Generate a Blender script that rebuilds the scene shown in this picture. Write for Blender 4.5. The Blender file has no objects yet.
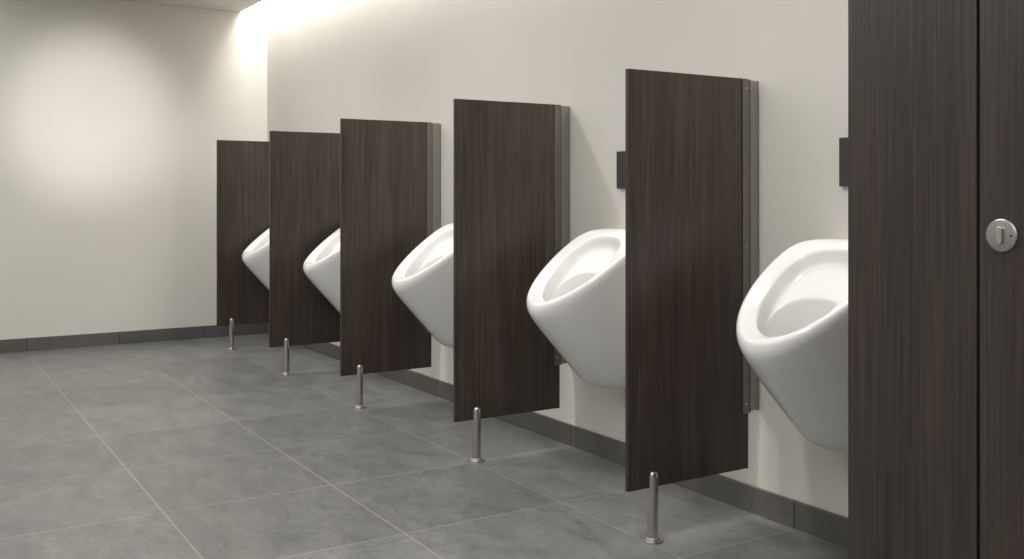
import bpy, bmesh, math, random
from mathutils import Vector, Matrix
random.seed(4)
scene = bpy.context.scene
COL = scene.collection
E = 1.05
W = 2.42      # urinal wall plane (x)
BY = 7.43     # far wall plane (y)
XL = -2.6     # opposite wall
YB = -2.2     # wall behind camera
ZC = 2.44     # ceiling
ZT = 2.74     # top of light slot

# ---------------------------------------------------------------- materials
def mat_new(name):
    m = bpy.data.materials.new(name); m.use_nodes = True
    nt = m.node_tree
    b = nt.nodes["Principled BSDF"]
    return m, nt, b
def N(nt, t, **kw):
    n = nt.nodes.new(t)
    for k, v in kw.items():
        setattr(n, k, v)
    return n
def ramp(nt, stops):
    r = N(nt, "ShaderNodeValToRGB")
    el = r.color_ramp.elements
    while len(el) > 1: el.remove(el[-1])
    el[0].position, el[0].color = stops[0][0], (*stops[0][1], 1)
    for p, c in stops[1:]:
        e = el.new(p); e.color = (*c, 1)
    return r
def s2l(r, g, b):
    def f(c):
        c /= 255.0
        return c/12.92 if c <= 0.04045 else ((c+0.055)/1.055)**2.4
    return (f(r), f(g), f(b))

def mat_plaster(name, c1, c2, rough=0.75):
    m, nt, b = mat_new(name)
    g = N(nt, "ShaderNodeNewGeometry")
    n = N(nt, "ShaderNodeTexNoise"); n.inputs["Scale"].default_value = 1.3
    n.inputs["Detail"].default_value = 6
    nt.links.new(g.outputs["Position"], n.inputs["Vector"])
    r = ramp(nt, [(0.3, c1), (0.7, c2)])
    nt.links.new(n.outputs["Fac"], r.inputs["Fac"])
    nt.links.new(r.outputs["Color"], b.inputs["Base Color"])
    n2 = N(nt, "ShaderNodeTexNoise"); n2.inputs["Scale"].default_value = 60
    nt.links.new(g.outputs["Position"], n2.inputs["Vector"])
    bp = N(nt, "ShaderNodeBump"); bp.inputs["Strength"].default_value = 0.04
    bp.inputs["Distance"].default_value = 0.002
    nt.links.new(n2.outputs["Fac"], bp.inputs["Height"])
    nt.links.new(bp.outputs["Normal"], b.inputs["Normal"])
    b.inputs["Roughness"].default_value = rough
    return m

def mat_tile(name, ca, cb, grout, tw, th, offx, offy, rough=0.42, mortar=0.0026):
    m, nt, b = mat_new(name)
    g = N(nt, "ShaderNodeNewGeometry")
    mp = N(nt, "ShaderNodeMapping")
    mp.inputs["Location"].default_value = (-offx, -offy, 0)
    nt.links.new(g.outputs["Position"], mp.inputs["Vector"])
    br = N(nt, "ShaderNodeTexBrick"); br.offset = 0.0; br.squash = 1.0
    br.inputs["Scale"].default_value = 1.0
    br.inputs["Brick Width"].default_value = tw
    br.inputs["Row Height"].default_value = th
    br.inputs["Mortar Size"].default_value = mortar
    br.inputs["Mortar Smooth"].default_value = 0.1
    br.inputs["Color1"].default_value = (0.88, 0.88, 0.88, 1)
    br.inputs["Color2"].default_value = (1.10, 1.10, 1.10, 1)
    br.inputs["Mortar"].default_value = (1, 1, 1, 1)
    nt.links.new(mp.outputs["Vector"], br.inputs["Vector"])
    def noise(sc, det, ro, sx, sy, dist=0.0):
        n = N(nt, "ShaderNodeTexNoise"); n.inputs["Scale"].default_value = sc
        n.inputs["Detail"].default_value = det; n.inputs["Roughness"].default_value = ro
        n.inputs["Distortion"].default_value = dist
        mp2 = N(nt, "ShaderNodeMapping"); mp2.inputs["Scale"].default_value = (sx, sy, 1)
        mp2.inputs["Rotation"].default_value = (0, 0, 0.5)
        nt.links.new(g.outputs["Position"], mp2.inputs["Vector"])
        nt.links.new(mp2.outputs["Vector"], n.inputs["Vector"])
        return n
    n = noise(4.2, 15, 0.82, 2.0, 1.0, 0.6)
    n3 = noise(40, 8, 0.75, 1, 1)
    mm = N(nt, "ShaderNodeMix", data_type='FLOAT'); mm.inputs["Factor"].default_value = 0.3
    nt.links.new(n.outputs["Fac"], mm.inputs["A"]); nt.links.new(n3.outputs["Fac"], mm.inputs["B"])
    r = ramp(nt, [(0.36, ca), (0.64, cb)])
    nt.links.new(mm.outputs["Result"], r.inputs["Fac"])
    mul = N(nt, "ShaderNodeMix", data_type='RGBA', blend_type='MULTIPLY')
    mul.inputs["Factor"].default_value = 1
    nt.links.new(r.outputs["Color"], mul.inputs["A"])
    nt.links.new(br.outputs["Color"], mul.inputs["B"])
    mx = N(nt, "ShaderNodeMix", data_type='RGBA')
    nt.links.new(br.outputs["Fac"], mx.inputs["Factor"])
    nt.links.new(mul.outputs["Result"], mx.inputs["A"])
    mx.inputs["B"].default_value = (*grout, 1)
    nt.links.new(mx.outputs["Result"], b.inputs["Base Color"])
    rr = N(nt, "ShaderNodeMapRange")
    rr.inputs["To Min"].default_value = rough-0.05; rr.inputs["To Max"].default_value = rough+0.06
    nt.links.new(n.outputs["Fac"], rr.inputs["Value"])
    nt.links.new(rr.outputs["Result"], b.inputs["Roughness"])
    bp = N(nt, "ShaderNodeBump", invert=True); bp.inputs["Strength"].default_value = 0.3
    bp.inputs["Distance"].default_value = 0.001
    nt.links.new(br.outputs["Fac"], bp.inputs["Height"])
    nt.links.new(bp.outputs["Normal"], b.inputs["Normal"])
    return m

def mat_wood(name, dark, mid, light, fine=200, flen=3.2):
    m, nt, b = mat_new(name)
    g = N(nt, "ShaderNodeNewGeometry")
    oi = N(nt, "ShaderNodeObjectInfo")
    ad = N(nt, "ShaderNodeVectorMath", operation='ADD')
    cm = N(nt, "ShaderNodeCombineXYZ")
    mu = N(nt, "ShaderNodeMath", operation='MULTIPLY'); mu.inputs[1].default_value = 37.0
    nt.links.new(oi.outputs["Random"], mu.inputs[0])
    nt.links.new(mu.outputs[0], cm.inputs["Z"]); nt.links.new(mu.outputs[0], cm.inputs["X"])
    nt.links.new(g.outputs["Position"], ad.inputs[0]); nt.links.new(cm.outputs[0], ad.inputs[1])
    def streak(sx, sz, det, dist=0.0):
        mp = N(nt, "ShaderNodeMapping"); mp.inputs["Scale"].default_value = (sx, sx, sz)
        nt.links.new(ad.outputs[0], mp.inputs["Vector"])
        n = N(nt, "ShaderNodeTexNoise"); n.inputs["Scale"].default_value = 1
        n.inputs["Detail"].default_value = det; n.inputs["Distortion"].default_value = dist
        n.inputs["Roughness"].default_value = 0.55
        nt.links.new(mp.outputs[0], n.inputs["Vector"])
        return n
    a = streak(12, 0.6, 4, 0.8); c = streak(fine, flen, 4, 0.3)
    mx = N(nt, "ShaderNodeMix", data_type='FLOAT'); mx.inputs["Factor"].default_value = 0.66
    nt.links.new(a.outputs["Fac"], mx.inputs["A"]); nt.links.new(c.outputs["Fac"], mx.inputs["B"])
    r = ramp(nt, [(0.34, dark), (0.5, mid), (0.66, light)])
    nt.links.new(mx.outputs["Result"], r.inputs["Fac"])
    nt.links.new(r.outputs["Color"], b.inputs["Base Color"])
    b.inputs["Roughness"].default_value = 0.38
    b.inputs["Specular IOR Level"].default_value = 0.45
    bp = N(nt, "ShaderNodeBump"); bp.inputs["Strength"].default_value = 0.08
    bp.inputs["Distance"].default_value = 0.001
    nt.links.new(c.outputs["Fac"], bp.inputs["Height"])
    nt.links.new(bp.outputs["Normal"], b.inputs["Normal"])
    return m

def mat_metal(name, col, rough):
    m, nt, b = mat_new(name)
    g = N(nt, "ShaderNodeNewGeometry")
    n = N(nt, "ShaderNodeTexNoise"); n.inputs["Scale"].default_value = 2
    nt.links.new(g.outputs["Position"], n.inputs["Vector"])
    rr = N(nt, "ShaderNodeMapRange"); rr.inputs["To Min"].default_value = rough-0.01
    rr.inputs["To Max"].default_value = rough+0.01
    nt.links.new(n.outputs["Fac"], rr.inputs["Value"]); nt.links.new(rr.outputs["Result"], b.inputs["Roughness"])
    b.inputs["Base Color"].default_value = (*col, 1)
    b.inputs["Metallic"].default_value = 1
    return m

def mat_plain(name, col, rough, coat=0.0):
    m, nt, b = mat_new(name)
    g = N(nt, "ShaderNodeNewGeometry")
    n = N(nt, "ShaderNodeTexNoise"); n.inputs["Scale"].default_value = 3
    nt.links.new(g.outputs["Position"], n.inputs["Vector"])
    r = ramp(nt, [(0.2, tuple(c*0.97 for c in col)), (0.8, col)])
    nt.links.new(n.outputs["Fac"], r.inputs["Fac"]); nt.links.new(r.outputs["Color"], b.inputs["Base Color"])
    b.inputs["Roughness"].default_value = rough
    b.inputs["Coat Weight"].default_value = coat
    b.inputs["Coat Roughness"].default_value = 0.05
    return m

M_wall = mat_plaster("plaster_wall", (0.695, 0.675, 0.63), (0.725, 0.705, 0.66))
M_ceil = mat_plaster("ceiling_paint", (0.66, 0.65, 0.62), (0.69, 0.68, 0.65))
M_floor = mat_tile("floor_tile", s2l(84,85,84), s2l(132,133,130), s2l(144,144,141), 0.59, 0.61, 0.756, 3.40, 0.33, 0.0025)
M_base = mat_tile("skirting_tile", s2l(84,82,80), s2l(102,100,97), s2l(52,52,51), 0.59, 0.61, 0.756, 3.40, 0.45, 0.003)
M_wood = mat_wood("dark_wood_laminate", s2l(43,35,30), s2l(61,52,45), s2l(79,69,61))
M_wood2 = mat_wood("grey_brown_wood_laminate", s2l(40,34,30), s2l(56,49,44), s2l(71,63,57), 260, 3.2)
M_edge = mat_plain("dark_edge_band", s2l(50,44,40), 0.5)
M_steel = mat_metal("brushed_steel", (0.56, 0.545, 0.52), 0.2)
M_satin = mat_metal("satin_steel", (0.42, 0.41, 0.395), 0.38)
M_alu = mat_metal("satin_channel_metal", (0.22, 0.21, 0.19), 0.28)
M_alu2 = mat_metal("light_channel_metal", (0.34, 0.33, 0.31), 0.28)
M_cer = mat_plain("white_ceramic", (0.83, 0.83, 0.82), 0.12, 0.4)
M_black = mat_plain("dark_plastic", s2l(74,72,70), 0.3)
M_dark = mat_plain("sensor_window", (0.01, 0.01, 0.01), 0.1)

# ---------------------------------------------------------------- helpers
def link(ob): COL.objects.link(ob); return ob
def box_bm(bm, x0, x1, y0, y1, z0, z1):
    vs = [bm.verts.new(p) for p in ((x0,y0,z0),(x1,y0,z0),(x1,y1,z0),(x0,y1,z0),(x0,y0,z1),(x1,y0,z1),(x1,y1,z1),(x0,y1,z1))]
    for f in ((0,3,2,1),(4,5,6,7),(0,1,5,4),(1,2,6,5),(2,3,7,6),(3,0,4,7)):
        bm.faces.new([vs[i] for i in f])
def finish(bm, name, mat, bevel=0, smooth=False, seg=2):
    bmesh.ops.recalc_face_normals(bm, faces=bm.faces)
    me = bpy.data.meshes.new(name); bm.to_mesh(me); bm.free()
    me.materials.append(mat)
    ob = link(bpy.data.objects.new(name, me))
    if smooth:
        for p in me.polygons: p.use_smooth = True
    if bevel:
        md = ob.modifiers.new("bevel", 'BEVEL'); md.width = bevel; md.segments = seg; md.limit_method = 'ANGLE'
    return ob
def box(name, mat, x0, x1, y0, y1, z0, z1, bevel=0):
    bm = bmesh.new(); box_bm(bm, x0, x1, y0, y1, z0, z1)
    return finish(bm, name, mat, bevel)
def struct(ob): ob["kind"] = "structure"; return ob
def lathe(bm, prof, seg=32, origin=(0,0,0), axis='Z'):
    rings = []
    def P(r, h, a):
        if axis == 'Z': p = (r*math.cos(a), r*math.sin(a), h)
        elif axis == '-X': p = (-h, r*math.cos(a), r*math.sin(a))
        elif axis == '-Y': p = (r*math.cos(a), -h, r*math.sin(a))
        return (p[0]+origin[0], p[1]+origin[1], p[2]+origin[2])
    for r, h in prof:
        if r < 1e-6: rings.append([bm.verts.new(P(0, h, 0))])
        else: rings.append([bm.verts.new(P(r, h, 2*math.pi*i/seg)) for i in range(seg)])
    for A, B in zip(rings, rings[1:]):
        if len(A) == 1 and len(B) == 1: continue
        for i in range(seg):
            j = (i+1) % seg
            if len(A) == 1: bm.faces.new((A[0], B[i], B[j]))
            elif len(B) == 1: bm.faces.new((A[i], A[j], B[0]))
            else: bm.faces.new((A[i], A[j], B[j], B[i]))
def smooth_by_angle(ob, ang=35):
    for p in ob.data.polygons: p.use_smooth = True
    bm = bmesh.new(); bm.from_mesh(ob.data)
    for e in bm.edges:
        if len(e.link_faces) == 2 and e.calc_face_angle(0) > math.radians(ang): e.smooth = False
    bm.to_mesh(ob.data); bm.free()
def thing(name, label, category, loc, group=None):
    e = link(bpy.data.objects.new(name, None)); e.location = loc; e.empty_display_size = 0.1
    e["label"] = label; e["category"] = category
    if group: e["group"] = group
    return e

# ---------------------------------------------------------------- room shell
struct(box("floor", M_floor, XL-0.1, W+0.1, YB-0.1, BY+0.1, -0.1, 0))
struct(box("wall_right", M_wall, W, W+0.1, YB-0.1, BY+0.1, 0, ZT))
struct(box("wall_back", M_wall, XL-0.1, W, BY, BY+0.1, 0, ZT))
struct(box("wall_left", M_wall, XL-0.1, XL, YB-0.1, BY, 0, ZT))
struct(box("wall_front", M_wall, XL, W, YB-0.1, YB, 0, ZT))
XS = 2.215
bm = bmesh.new()
box_bm(bm, XL, XS, YB, BY, ZC, ZC+0.05)
box_bm(bm, XL, W, YB, BY, ZT, ZT+0.08)
struct(finish(bm, "ceiling", M_ceil))
BH = 0.088; BT = 0.012
struct(box("baseboard_right", M_base, W-BT, W, YB, BY-BT, 0, BH, 0.0015))
struct(box("baseboard_back", M_base, XL, W, BY-BT, BY, 0, BH, 0.0015))

# ---------------------------------------------------------------- partitions
PX0, PX1 = 1.858, 2.356
PT = 0.013
ZB, ZP = 0.165, 1.431
def make_partition(y, label):
    root = thing("urinal_partition", label, "partition", (PX0, y, 0), "urinal dividers along the wall")
    def loc(ob):
        ob.parent = root; return ob
    L = PX1-PX0
    p = box("panel", M_wood, 0, L, -PT/2, PT/2, ZB, ZP, 0.001); loc(p)
    WX = W-PX0
    z0 = 0.345; z1 = ZP-0.002
    c0, c1 = L-0.028, L+0.004
    g = PT/2+0.0006; t = 0.003
    bm = bmesh.new()
    box_bm(bm, c0, c1, -g-t, -g, z0, z1)
    box_bm(bm, c0, c1, g, g+t, z0, z1)
    box_bm(bm, L+0.001, c1, -g, g, z0, z1)
    box_bm(bm, c1-0.002, c1+0.002, -g-t-0.002, g+t, z0, z1)    # inner fold
    br = finish(bm, "wall_bracket", M_alu, 0.0008, seg=1); loc(br)
    br["label"] = "tall dark satin metal wall channel"
    bm = bmesh.new()
    box_bm(bm, c1+0.0021, WX-0.003, g+0.002, g+t+0.002, z0, z1)
    box_bm(bm, WX-0.0029, WX, g+0.002, g+0.028, z0, z1)
    fl = finish(bm, "wall_flange", M_alu2, 0.0006, seg=1); fl.parent = br
    for k, z in enumerate((z1-0.03, (z0+z1)/2, z0+0.03)):
        bm = bmesh.new()
        lathe(bm, [(0.0036, 0.0), (0.0036, 0.0012), (0.0026, 0.0018), (0.0013, 0.001), (0, 0.001)], 16, (c0+0.015, -g-t, z), '-Y')
        s = finish(bm, "screw", M_steel, smooth=True); s.parent = br; s["label"] = "small steel screw head"
    # floor post
    px = 0.100; R = 0.0178
    bm = bmesh.new()
    lathe(bm, [(0, 0.012), (R, 0.012), (R, ZB-0.0015), (0, ZB-0.0015)], 36, (px, 0, 0))
    for s in (1, -1):
        h = PT/2+0.0004
        a0 = math.asin(h/R)
        pts = [(R*math.cos(a0+(math.pi-2*a0)*i/14), s*R*math.sin(a0+(math.pi-2*a0)*i/14)) for i in range(15)]
        rows = []
        for z, sc in ((ZB-0.0015, 1), (0.196, 1), (0.203, 0.95), (0.2085, 0.82), (0.2125, 0.58)):
            rows.append([bm.verts.new((px+x*sc, s*(h+(abs(yy)-h)*sc), z)) for x, yy in pts])
        for A, B in zip(rows, rows[1:]):
            for i in range(15):
                j = (i+1) % 15
                bm.faces.new((A[i], A[j], B[j], B[i]))
        bm.faces.new(rows[0]); bm.faces.new(rows[-1])
    post = finish(bm, "support_post", M_steel); smooth_by_angle(post); loc(post)
    post["label"] = "brushed steel floor post clamping the panel"
    bm = bmesh.new()
    lathe(bm, [(0, 0), (0.034, 0), (0.034, 0.004), (0.0325, 0.0062), (0.0235, 0.007), (0.0225, 0.011), (0.0215, 0.012), (0, 0.012)], 40, (px, 0, 0))
    fl = finish(bm, "floor_flange", M_satin, smooth=True); smooth_by_angle(fl, 50); fl.parent = post
    return root
def dup_tree(src, dx):
    root = src.copy(); COL.objects.link(root)
    root.location = src.location + Vector(dx)
    def rec(a, b):
        for ch in list(a.children):
            c = ch.copy(); COL.objects.link(c); c.parent = b; rec(ch, c)
    rec(src, root)
    return root
PYS = [2.333, 3.41, 4.575, 5.66, 6.78]
lab_p = "dark brown wood-laminate urinal divider on a steel post"
first_p = make_partition(PYS[0], lab_p)
for y in PYS[1:]:
    dup_tree(first_p, (0, y-PYS[0], 0))

# ---------------------------------------------------------------- urinals
def superpt(t, n):
    c, s = math.cos(t), math.sin(t)
    return math.copysign(abs(c)**(2/n), c), math.copysign(abs(s)**(2/n), s)
VF = 0.460
SL = 0.69
def rimh(v):   # height of the rim plane above its front lip
    k = 0.15
    if v >= k: return SL*(VF-v)
    return SL*(VF-k) + SL*(k-v) - 0.5*SL/k*(k-v)**2*1.25
def make_urinal(y):
    # (v_back, v_front, half_width, z_front, tilt_weight, n_back, n_front)
    R = [
        (0.02, 0.12, 0.052, 0.322, 0.0, 3, 2.1),
        (0.0, 0.172, 0.086, 0.325, 0.0, 4, 2.15),
        (0.0, 0.216, 0.109, 0.343, 0.0, 4, 2.15),
        (0.0, 0.263, 0.130, 0.396, 0.0, 4, 2.15),
        (0.0, 0.330, 0.157, 0.468, 0.2, 3.8, 2.15),
        (0.0, 0.394, 0.180, 0.538, 0.55, 3.5, 2.15),
        (0.0, 0.438, 0.195, 0.588, 0.86, 3.1, 2.15),
        (0.0, 0.454, 0.201, 0.612, 0.97, 2.9, 2.15),
        (0.001, 0.460, 0.204, 0.630, 1.0, 2.8, 2.15),
        (0.002, 0.460, 0.204, 0.645, 1.0, 2.75, 2.15),
        (0.004, 0.457, 0.202, 0.656, 1.0, 2.7, 2.15),
        (0.010, 0.450, 0.196, 0.664, 1.0, 2.65, 2.15),
        (0.022, 0.439, 0.186, 0.668, 1.0, 2.6, 2.15),
        (0.062, 0.418, 0.165, 0.668, 1.0, 2.5, 2.2),
        (0.108, 0.396, 0.142, 0.667, 0.998, 2.4, 2.25),
        (0.114, 0.392, 0.138, 0.664, 0.99, 2.4, 2.3),
        (0.116, 0.390, 0.136, 0.658, 0.985, 2.4, 2.3),
        (0.118, 0.387, 0.133, 0.632, 0.97, 2.4, 2.3),
        (0.126, 0.383, 0.130, 0.617, 0.96, 2.4, 2.3),
        (0.188, 0.374, 0.122, 0.605, 0.91, 2.35, 2.3),
        (0.200, 0.371, 0.1195, 0.602, 0.90, 2.35, 2.3),
        (0.202, 0.3695, 0.118, 0.597, 0.89, 2.35, 2.3),
        (0.203, 0.363, 0.114, 0.556, 0.86, 2.35, 2.3),
        (0.188, 0.325, 0.105, 0.500, 0.62, 2.3, 2.3),
        (0.125, 0.235, 0.078, 0.430, 0.1, 2.2, 2.2),
        (0.14, 0.190, 0.035, 0.412, 0.0, 2, 2),
    ]
    n = 56
    bm = bmesh.new(); rings = []
    for vb, vf, hw, zf, w, nb, nf in R:
        ring = []
        mid = vb + (vf-vb)*0.43
        for i in range(n):
            t = 2*math.pi*(i+0.5)/n
            c = math.cos(t)
            ne = nf if c > 0 else nf+(nb-nf)*min(1, -c*1.6)
            cx, sy = superpt(t, ne)
            v = mid + (vf-mid)*cx if cx > 0 else mid + (mid-vb)*cx
            yy = hw*sy*(1.0-0.12*max(0, cx)**1.2)
            vv = v + (VF-vf)*max(0, (v-vb)/(vf-vb))
            z = zf + w*rimh(vv)
            ring.append(bm.verts.new((-v, yy, z)))
        rings.append(ring)
    for A, B in zip(rings, rings[1:]):
        for i in range(n):
            j = (i+1) % n
            bm.faces.new((A[i], A[j], B[j], B[i]))
    for ring in (rings[0], rings[-1]):
        cv = Vector((0, 0, 0))
        for v in ring: cv += v.co
        c = bm.verts.new(cv/n)
        for i in range(n):
            bm.faces.new((ring[i], ring[(i+1) % n], c))
    ob = finish(bm, "urinal", M_cer, smooth=True)
    md = ob.modifiers.new("sub", 'SUBSURF'); md.levels = 2; md.render_levels = 2
    ob.location = (W, y, 0)
    ob["label"] = "white ceramic wall-hung urinal with tilted oval opening"
    ob["category"] = "urinal"; ob["group"] = "wall-hung urinals in a row"
    return ob
UYS = [1.917, 3.0, 4.17, 5.355, 6.525]
u = make_urinal(UYS[0])
for y in UYS[1:]:
    c = u.copy(); COL.objects.link(c); c.location.y = y

# ---------------------------------------------------------------- sensor boxes
def make_plate(y):
    root = thing("flush_sensor", "dark square flush sensor box on wall above urinal", "flush sensor", (W, y, 1.152), "flush sensors above the urinals")
    b = box("sensor_housing", M_black, -0.016, 0, -0.068, 0.068, -0.073, 0.073, 0.002); b.parent = root
    bm = bmesh.new()
    lathe(bm, [(0, 0.016), (0.008, 0.016), (0.008, 0.0175), (0.006, 0.018), (0, 0.018)], 24, (0, 0, 0.02), '-X')
    e = finish(bm, "sensor_eye", M_dark, smooth=True); smooth_by_angle(e); e.parent = root
    e["label"] = "glossy black sensor lens"
    return root
SY = [1.935, 3.015, 4.13, 5.25, 6.37]
pl = make_plate(SY[0])
for y in SY[1:]:
    dup_tree(pl, (0, y-SY[0], 0))

# ---------------------------------------------------------------- toilet cubicle
CX = 1.50; CY = 1.229
cub = thing("toilet_cubicle", "dark grey-brown wood-laminate toilet cubicle with closed door", "toilet cubicle", (CX, CY, 0))
def rel(ob, parent):
    ob.parent = parent; return ob
HT = 2.12
rel(box("front_panel", M_wood2, 0, 0.02, -0.257, 0, 0.0, HT, 0.001), cub)
rel(box("side_panel", M_wood2, 0.0205, W-CX-BT-0.001, -0.02, 0, 0.1, HT, 0.001), cub)
door = box("door", M_wood2, 0.001, 0.021, -0.262-0.70, -0.262, 0.12, HT-0.02, 0.001); rel(door, cub)
rel(box("front_panel", M_wood2, 0, 0.02, -0.967-0.30, -0.967, 0.0, HT, 0.001), cub)
rel(box("door_stop", M_edge, 0.0215, 0.034, -0.285, -0.235, 0.12, HT-0.02), cub)
rel(box("head_rail", M_alu, -0.004, 0.024, -1.267, 0, HT+0.0005, HT+0.03, 0.002), cub)
ly = 0.928-CY; lz = 0.987
bm = bmesh.new()
lathe(bm, [(0, 0), (0.0265, 0), (0.0265, 0.003), (0.0245, 0.0046), (0.0235, 0.0048), (0.0, 0.0048)], 48, (0.001, ly, lz), '-X')
lk = finish(bm, "lock_plate", M_satin, smooth=True); smooth_by_angle(lk, 25); lk.parent = door
lk["label"] = "round satin steel lock plate"
bm = bmesh.new()
pts = []
hw_, hh_ = 0.0048, 0.0095
for i in range(13):
    a = math.pi*i/12; pts.append((hw_*math.cos(a), hh_+hw_*math.sin(a)))
for i in range(13):
    a = math.pi+math.pi*i/12; pts.append((hw_*math.cos(a), -hh_+hw_*math.sin(a)))
A = [bm.verts.new((0.001-0.0047, ly+p[0], lz+p[1])) for p in pts]
B = [bm.verts.new((0.001-0.0105, ly+p[0], lz+p[1])) for p in pts]
for i in range(len(pts)):
    j = (i+1) % len(pts); bm.faces.new((A[i], A[j], B[j], B[i]))
bm.faces.new(A); bm.faces.new(B)
tt = finish(bm, "thumb_turn", M_steel, 0.001); tt.parent = door
bm = bmesh.new()
lathe(bm, [(0.002, 0), (0.002, 0.0006), (0, 0.0006)], 16, (0.001-0.0048, ly-0.0175, lz), '-X')
s = finish(bm, "lock_indicator", M_dark); s.parent = door

# ---------------------------------------------------------------- lights
def area(name, loc, rot, sx, sy, power, col=(1, 0.95, 0.87)):
    l = bpy.data.lights.new(name, 'AREA'); l.shape = 'RECTANGLE'; l.size = sx; l.size_y = sy
    l.energy = power; l.color = col
    o = link(bpy.data.objects.new(name, l)); o.location = loc; o.rotation_euler = rot
    return o
def spot(name, loc, target, power, ang, blend, rad, col=(1, 0.97, 0.92)):
    l = bpy.data.lights.new(name, 'SPOT'); l.energy = power; l.spot_size = math.radians(ang)
    l.spot_blend = blend; l.shadow_soft_size = rad; l.color = col
    o = link(bpy.data.objects.new(name, l)); o.location = loc
    o.rotation_euler = (Vector(target)-Vector(loc)).to_track_quat('-Z', 'Y').to_euler()
    return o
area("cove_light", (2.30, (YB+BY)/2, ZT-0.02), (0, 0, 0), 0.22, BY-YB-0.1, 124, (1, 0.968, 0.92))
for y in (-0.3, 1.9, 4.1, 6.0):
    spot("downlight", (1.0, y, ZC-0.02), (1.3, y, 0), 64, 140, 0.8, 0.06)
spot("wall_washer", (0.9, 4.8, ZC-0.05), (1.17, BY, 1.64), 215, 31, 1.0, 0.1)
area("fill_light", (-0.6, 2.6, ZC-0.03), (0, 0, 0), 2.2, 9.2, 118, (1, 0.985, 0.96))  # broad fill added under the ceiling to lift the room, no fixture there

w = bpy.data.worlds.new("world"); scene.world = w; w.use_nodes = True
w.node_tree.nodes["Background"].inputs[0].default_value = (0.9, 0.92, 1, 1)
w.node_tree.nodes["Background"].inputs[1].default_value = 0.1

# ---------------------------------------------------------------- camera
cd = bpy.data.cameras.new("camera"); cam = link(bpy.data.objects.new("camera", cd))
cam.location = (0, 0, E)
cam.rotation_euler = (math.pi/2, 0, -math.radians(31.93))
cd.sensor_width = 36; cd.lens = 990/1024*36
cd.shift_y = -83.5/1024
cd.clip_start = 0.02
scene.camera = cam
scene.view_settings.view_transform = 'Standard'
scene.view_settings.look = 'None'
